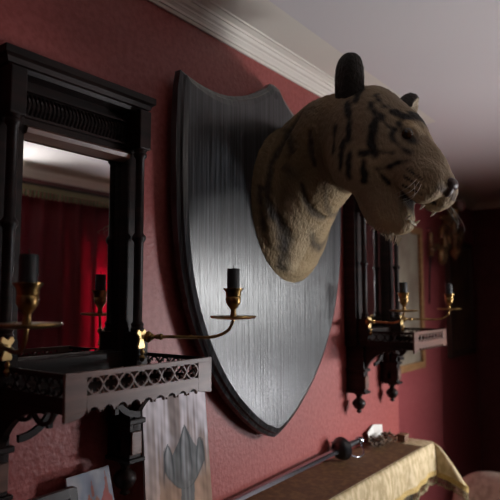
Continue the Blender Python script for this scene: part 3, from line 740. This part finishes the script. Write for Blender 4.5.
def vase_painting(uv):
    x, y = uv[:, 0]+.012*n2(uv, 40, 3), uv[:, 1]+.008*n2(uv, 34, 8)
    st_ = 1.6*vnoise(np.c_[uv[:, 0]*38, uv[:, 1]*6, uv[:, 0]*0], 1, 4)+1.0*vnoise(np.c_[uv[:, 0]*95, uv[:, 1]*12, uv[:, 0]*0], 1, 14)
    c = np.tile(np.array([.36, .235, .17]), (len(uv), 1))
    c = blend(c, np.array([.33, .27, .26]), np.clip((y-.35)/.3, 0, 1))
    c = blend(c, np.array([.60, .56, .60]), np.clip(st_*1.6+.45, 0, 1)*np.clip((y-.40)/.25, 0, 1))
    c = blend(c, np.array([.58, .55, .60]), np.clip(n2(uv, 30, 6)*2.4-.2, 0, 1)*np.clip((y-.55)/.2, 0, 1)*.8)
    c = blend(c, np.array([.50, .44, .45]), (x < .2)*.35)
    pet = [(.34, .605, .105), (.61, .70, .125), (.85, .61, .10)]
    top = np.max([tp-.75*np.abs(x-cx)-.05*n2(uv, 20, 30) for cx, tp, w_ in pet], axis=0)
    hw = .29*np.sqrt(np.clip((y-.335)/.13, 0, 1))+.02
    body = (y < top)*(y > .335)*(np.abs(x-.595) < hw)
    stem = (y <= .37)*(np.abs(x-.61) < .10+.05*np.abs(y-.25))
    c = blend(c, np.array([.12, .14, .15]), (body | stem)*.85)
    for cx, tp, w_ in pet:
        k = np.clip((tp-y)/(tp-.34), 0, 1); half = w_*1.05*np.sqrt(k)*np.clip(1.15-.55*k, 0, 1)
        on = (y < tp)*np.clip((y-.36)/.08, 0, 1)
        c = blend(c, np.array([.40, .41, .43]), on*np.exp(-((x-cx)/(half*.62+.004))**2)*.75*np.clip(.7+st_, .2, 1))
        c = blend(c, np.array([.045, .055, .06]), on*np.exp(-((np.abs(x-cx)-half)/.013)**2)*.75)
    edge = np.exp(-((np.abs(x-.595)-hw)/.014)**2)*(y > .33)*(y < top+.02)
    c = blend(c, np.array([.05, .06, .065]), edge*.6)
    c = blend(c, np.array([.30, .30, .30]), stem*np.clip(st_*1.4, 0, 1)*.6)
    c = c*np.clip(1.05+.22*st_+.35*n2(uv, 60, 21), .3, 1.5)[:, None]
    return np.clip(c, .01, 1)
cv = thing('canvas_painting', (1.26, 1.24, MZ+.012), 'unframed painting of a blue-grey tulip leaning below the near mirror shelf', 'painting')
slab('canvas', (1.112, 1.195, .876), (1.388, 1.195, .876), (1.142, 1.268, 1.355), (1.412, 1.268, 1.355), .008, PAINT, cv, vase_painting, nx=110, nz=170)
def town(uv):
    x, y = uv[:, 0], uv[:, 1]-.17; c = np.tile(np.array([.30, .33, .40]), (len(uv), 1))
    c = blend(c, np.array([.50, .47, .48]), np.clip(n2(uv, 14, 11)*1.6+.2, 0, 1)*.7)
    c = blend(c, np.array([.12, .14, .19]), np.clip(n2(uv, 11, 12)*2-.3, 0, 1)*(y > .5)*.8)
    for (cx, w_, y0, y1, k) in ((.45, .11, .42, .62, (.42, .14, .08)), (.62, .10, .40, .60, (.40, .17, .11)), (.84, .13, .42, .66, (.45, .11, .09)), (.88, .035, .6, .80, (.36, .14, .11)), (.54, .03, .6, .74, (.33, .12, .09)), (.30, .03, .38, .56, (.14, .15, .18)), (.70, .2, .34, .46, (.3, .22, .18))):
        c = blend(c, np.array(k), ((np.abs(x-cx) < w_*np.clip((y1-y)/(y1-y0)*2, .15, 1))*(y > y0)*(y < y1))*.85)
    c = blend(c, np.array([.16, .15, .15]), (y < .36)*.7)
    return np.clip(c+.04*n2(uv, 50, 13)[:, None], .01, 1)
sp_ = thing('small_painting', (.97, 1.28, MZ+.012), 'small unframed townscape with red roofs standing below the near mirror', 'painting')
slab('picture_board', (.905, 1.22, .876), (1.052, 1.215, .876), (.905, 1.283, 1.143), (1.040, 1.283, 1.146), .007, PAINT, sp_, town, nx=50, nz=70)
fp_ = thing('small_picture_frame', (.80, 1.22, MZ+.012), 'small black picture frame at the near end of the mantel', 'picture frame')
fr = M(); a0, a1, b0, b1 = .70, .884, .876, 1.142
def ln(z): return 1.148+(z-.876)*.27
def bar(m, xa, xb, za, zb): m.add([(x_, ln(z_)+dy, z_) for x_ in (xa, xb) for z_ in (za, zb) for dy in (-.012, .006)], [(0, 1, 3, 2), (4, 6, 7, 5), (0, 4, 5, 1), (2, 3, 7, 6), (0, 2, 6, 4), (1, 5, 7, 3)])
bar(fr, a0, a0+.022, b0, b1); bar(fr, a1-.022, a1, b0, b1); bar(fr, a0+.022, a1-.022, b0, b0+.022); bar(fr, a0+.022, a1-.022, b1-.022, b1)
obj('frame', fr, BLACKM, fp_, .002)
slab('print', (a0+.02, ln(.89), .89), (a1-.02, ln(.89), .89), (a0+.02, ln(1.125), 1.125), (a1-.02, ln(1.125), 1.125), .004, mat('murky_print', (.05, .04, .035), .15, noise=((60, 60, 60), (.16, .14, .11), .4, .6, 4)), fp_)

# ------------------------------------------------------------------ sword on the mantel
TZ = CT+.006
sw = thing('sword', (2.35, 1.27, TZ), 'steel rapier with black cup guard lying on the gold mantel cloth', 'sword')
hx, hy, hz = 2.345, 1.268, TZ+.052; tipx, tipy = 1.02, 1.296
dirv = (Vector((tipx, tipy, TZ+.004))-Vector((hx, hy, hz)))
bl = M(); pp_ = [Vector((hx, hy, hz))+dirv*(k_/12) for k_ in range(13)]
bl.sweep(pp_, [(-.013, -.008), (-.001, -.0045), (.004, -.001), (.013, .008), (.001, .0045), (-.004, .001)], scale=[1-.45*k_/12 if k_ < 12 else .08 for k_ in range(13)], smooth=False)
obj('blade', bl, STEEL, sw)
ax_ = -dirv.normalized()
gd = M().lathe((hx, hy, hz), [(.006, -.030), (.030, -.024), (.044, -.010), (.050, .008), (.052, .010), (.047, .009), (.040, -.006), (.027, -.018), (.006, -.022)], axis=ax_, n=32); obj('cup_guard', gd, BLACKM, sw)
g0 = Vector((hx, hy, hz)); gp = [g0+ax_*(k_*.02) for k_ in range(-1, 9)]
obj('grip', M().tube(gp, .013, 12, scale=[.8, 1, 1.15, 1.2, 1.25, 1.2, 1.1, 1, .9, .8]), LEATHER, sw)
obj('pommel', M().ell(g0+ax_*.178, (.022, .022, .018)), STEEL, sw)
kb = smooth_path([g0+ax_*.0+Vector((0, -.035, -.02)), g0+ax_*.05+Vector((0, -.060, -.038)), g0+ax_*.12+Vector((0, -.052, -.036)), g0+ax_*.172+Vector((0, -.008, -.012))], 6)
obj('knuckle_bow', M().tube(kb, .0038, 8), STEEL, sw)
obj('cross_guard', M().tube([g0+ax_*.012+Vector((0, .055, .02)), g0+ax_*.012+Vector((0, -.050, -.025))], .005, 8), STEEL, sw)
cz = M()   # crumpled white card standing behind
cz.add([(2.72, 1.30, TZ), (2.80, 1.315, TZ), (2.86, 1.295, TZ), (2.70, 1.305, TZ+.055), (2.795, 1.318, TZ+.078), (2.86, 1.30, TZ+.070),
        (2.72, 1.303, TZ), (2.80, 1.318, TZ), (2.86, 1.298, TZ), (2.70, 1.308, TZ+.055), (2.795, 1.321, TZ+.078), (2.86, 1.303, TZ+.070)],
       [(0, 1, 4, 3), (1, 2, 5, 4), (7, 6, 9, 10), (8, 7, 10, 11), (0, 3, 9, 6), (2, 8, 11, 5), (3, 4, 10, 9), (4, 5, 11, 10), (1, 0, 6, 7), (2, 1, 7, 8)])
tag(obj('white_card', cz, PAPERW), 'bent white card standing on the mantel behind the sword hilt', 'card')
bx_ = thing('wooden_box', (2.86, 1.19, TZ), 'tiny brown wooden box at the far end of the mantel', 'box')
obj('box_body', M().box(2.835, 2.885, 1.165, 1.205, TZ, TZ+.028), BROWN, bx_, .002); obj('lid', M().box(2.832, 2.888, 1.162, 1.208, TZ+.028, TZ+.038), BROWN, bx_, .002)
ds = M()
for i in range(90):
    x_ = rng.uniform(2.62, 2.84); y_ = rng.uniform(1.20, 1.27); a_ = rng.uniform(0, pi); l_ = rng.uniform(.02, .05)
    zc = TZ+.004+rng.uniform(0, .035)
    ds.tube([(x_, y_, zc), (x_+l_*cos(a_), y_+l_*.5*sin(a_), zc+rng.uniform(-.003, .015))], .0035, 5, scale=[1, .4])
    if i % 3 == 0: ds.ell((x_+l_*cos(a_), y_+l_*.5*sin(a_), zc+.008), (.009, .008, .007), n=8, m_=6)
tag(obj('dried_flowers', ds, DRIED), 'brown bundle of dried stems lying beyond the sword hilt', 'dried flowers')

# ------------------------------------------------------------------ pictures and ornaments on the alcove wall
def framed(name, x0, x1, z0, z1, fw_, fm, pm, label, mount=None):
    r = thing(name, ((x0+x1)/2, YA, z0), label, 'picture'); m = M()
    y0, y1 = YA-.045, YA-.001
    m.box(x0, x0+fw_, y0, y1, z0, z1); m.box(x1-fw_, x1, y0, y1, z0, z1); m.box(x0+fw_, x1-fw_, y0, y1, z0, z0+fw_); m.box(x0+fw_, x1-fw_, y0, y1, z1-fw_, z1)
    obj('frame', m, fm, r, .006)
    obj('picture_sheet', M().box(x0+fw_-.002, x1-fw_+.002, YA-.022, YA-.002, z0+fw_-.002, z1-fw_+.002), pm, r)
    return r
framed('framed_picture', 3.92, 4.66, 1.045, 2.20, .055, OAKF, mat('pale_print', (.34, .29, .22), .35, noise=((5, 5, 5), (.22, .17, .13), .45, .62, 6)), 'tall pale print in a light oak frame behind the far mirror')
framed('framed_picture', 5.33, 6.10, 1.06, 2.18, .06, DARKF, mat('brown_print', (.14, .08, .05), .6, noise=((5, 5, 5), (.08, .045, .03), .45, .62, 6)), 'tall brown picture in a dark frame in the far shaded corner')
# carved gilt wall ornament
oy = 1.66
og = thing('wall_ornament', (5.3, YA, 1.98), 'carved gilt scroll ornament on the alcove wall below the tiger nose', 'ornament')
st = M().lathe((5.33, oy, 0), [(0, 1.97), (.02, 1.985), (.05, 2.02), (.06, 2.06), (.03, 2.10), (.035, 2.16), (.05, 2.20), (.03, 2.24), (.028, 2.36), (.05, 2.40), (.055, 2.44), (.03, 2.48), (.035, 2.52), (0, 2.545)], n=20)
st.box(5.29, 5.37, oy, YA-.001, 2.1, 2.4)
obj('stem', st, GILT, og, )
obj('knob', M().ell((5.47, oy-.02, 2.50), (.06, .05, .055)), mat('pale_pink_glaze', (.5, .36, .34), .25), og)
obj('knob', M().ell((5.16, oy-.02, 2.40), (.035, .03, .035)), GILT, og)
obj('crosspiece', M().tube([(4.95, oy, 2.33), (5.16, oy, 2.34), (5.33, oy, 2.35), (5.52, oy, 2.35)], .016, 8), GILT, og)
def scroll(cx, cz_, r0, turns, s, r_):
    return M().tube([(cx+s*r0*(1-.7*k_/40)*cos(k_/40*turns*2*pi), oy, cz_+r0*(1-.7*k_/40)*sin(k_/40*turns*2*pi)) for k_ in range(41)], r_, 8, up=(0, 1, 0))
obj('scroll', scroll(5.08, 2.14, .13, 1.2, -1, .030), GILT, og); obj('scroll', scroll(4.98, 1.98, .075, 1.3, 1, .030), GILT, og)
obj('scroll', scroll(5.46, 2.18, .11, 1.2, 1, .028), GILT, og)
obj('scroll', M().tube(smooth_path([(4.97, oy, 2.02), (4.85, oy, 2.07), (4.75, oy, 2.02), (4.70, oy+.01, 2.04)], 6), .020, 8, up=(0, 1, 0)), GILT, og)
dg = thing('hanging_dagger', (4.85, YA-.03, 1.57), 'thin dark dagger hanging point down on the red alcove wall', 'dagger')
dy_ = YA-.035
dg_b = M().prism([(4.842, 1.99), (4.822, 1.80), (4.800, 1.565), (4.838, 1.80), (4.878, 1.99)], 'y', dy_-.006, dy_+.006); obj('blade', dg_b, BLACKM, dg)
obj('hilt', M().lathe((4.875, dy_, 0), [(0, 1.98), (.022, 1.99), (.016, 2.02), (.018, 2.10), (.013, 2.15), (.022, 2.17), (.012, 2.19), (0, 2.195)], n=14), GILT, dg)
obj('crossguard', M().box(4.825, 4.925, dy_-.012, dy_+.012, 1.985, 2.005), GILT, dg)
obj('hook', M().tube([(4.875, dy_, 2.19), (4.875, dy_, 2.225), (4.875, YA-.001, 2.23)], .005, 6), BLACKM, dg)

# ------------------------------------------------------------------ armchair in the alcove, only its back shows
ch = thing('armchair', (4.1, .98, FLOOR), 'pale worn upholstered armchair beyond the end of the mantel', 'armchair')
def pad(m, c, h, e=4, n=28, k=16):
    vs = []; fs = []
    for i in range(k+1):
        ph = pi*i/k-pi/2
        for j in range(n):
            t_ = 2*pi*j/n
            sp1 = lambda x_: math.copysign(abs(x_)**(2/e), x_)
            vs.append((c[0]+h[0]*sp1(cos(ph))*sp1(cos(t_)), c[1]+h[1]*sp1(cos(ph))*sp1(sin(t_)), c[2]+h[2]*sp1(sin(ph))))
    fs = [(i*n+j, i*n+(j+1) % n, (i+1)*n+(j+1) % n, (i+1)*n+j) for i in range(k) for j in range(n)]
    return m.add(vs, fs, True)
obj('seat', pad(M(), (4.1, 1.05, FLOOR+.46), (.36, .36, .13)), CHAIRF, ch)
obj('backrest', pad(M(), (4.48, 1.08, FLOOR+.56), (.10, .40, .42), 3), CHAIRF, ch)
for y_ in (.68, 1.45): obj('armrest', pad(M(), (4.12, y_, FLOOR+.52), (.36, .085, .24), 3), CHAIRF, ch)
for x_ in (3.84, 4.42):
    for y_ in (.72, 1.42): obj('leg', M().lathe((x_, y_, FLOOR), [(0, 0), (.022, 0), (.028, .05), (.036, .30), (0, .34)], n=14), BROWN, ch)

for o in scn.objects:
    if '_org' in o: del o['_org']
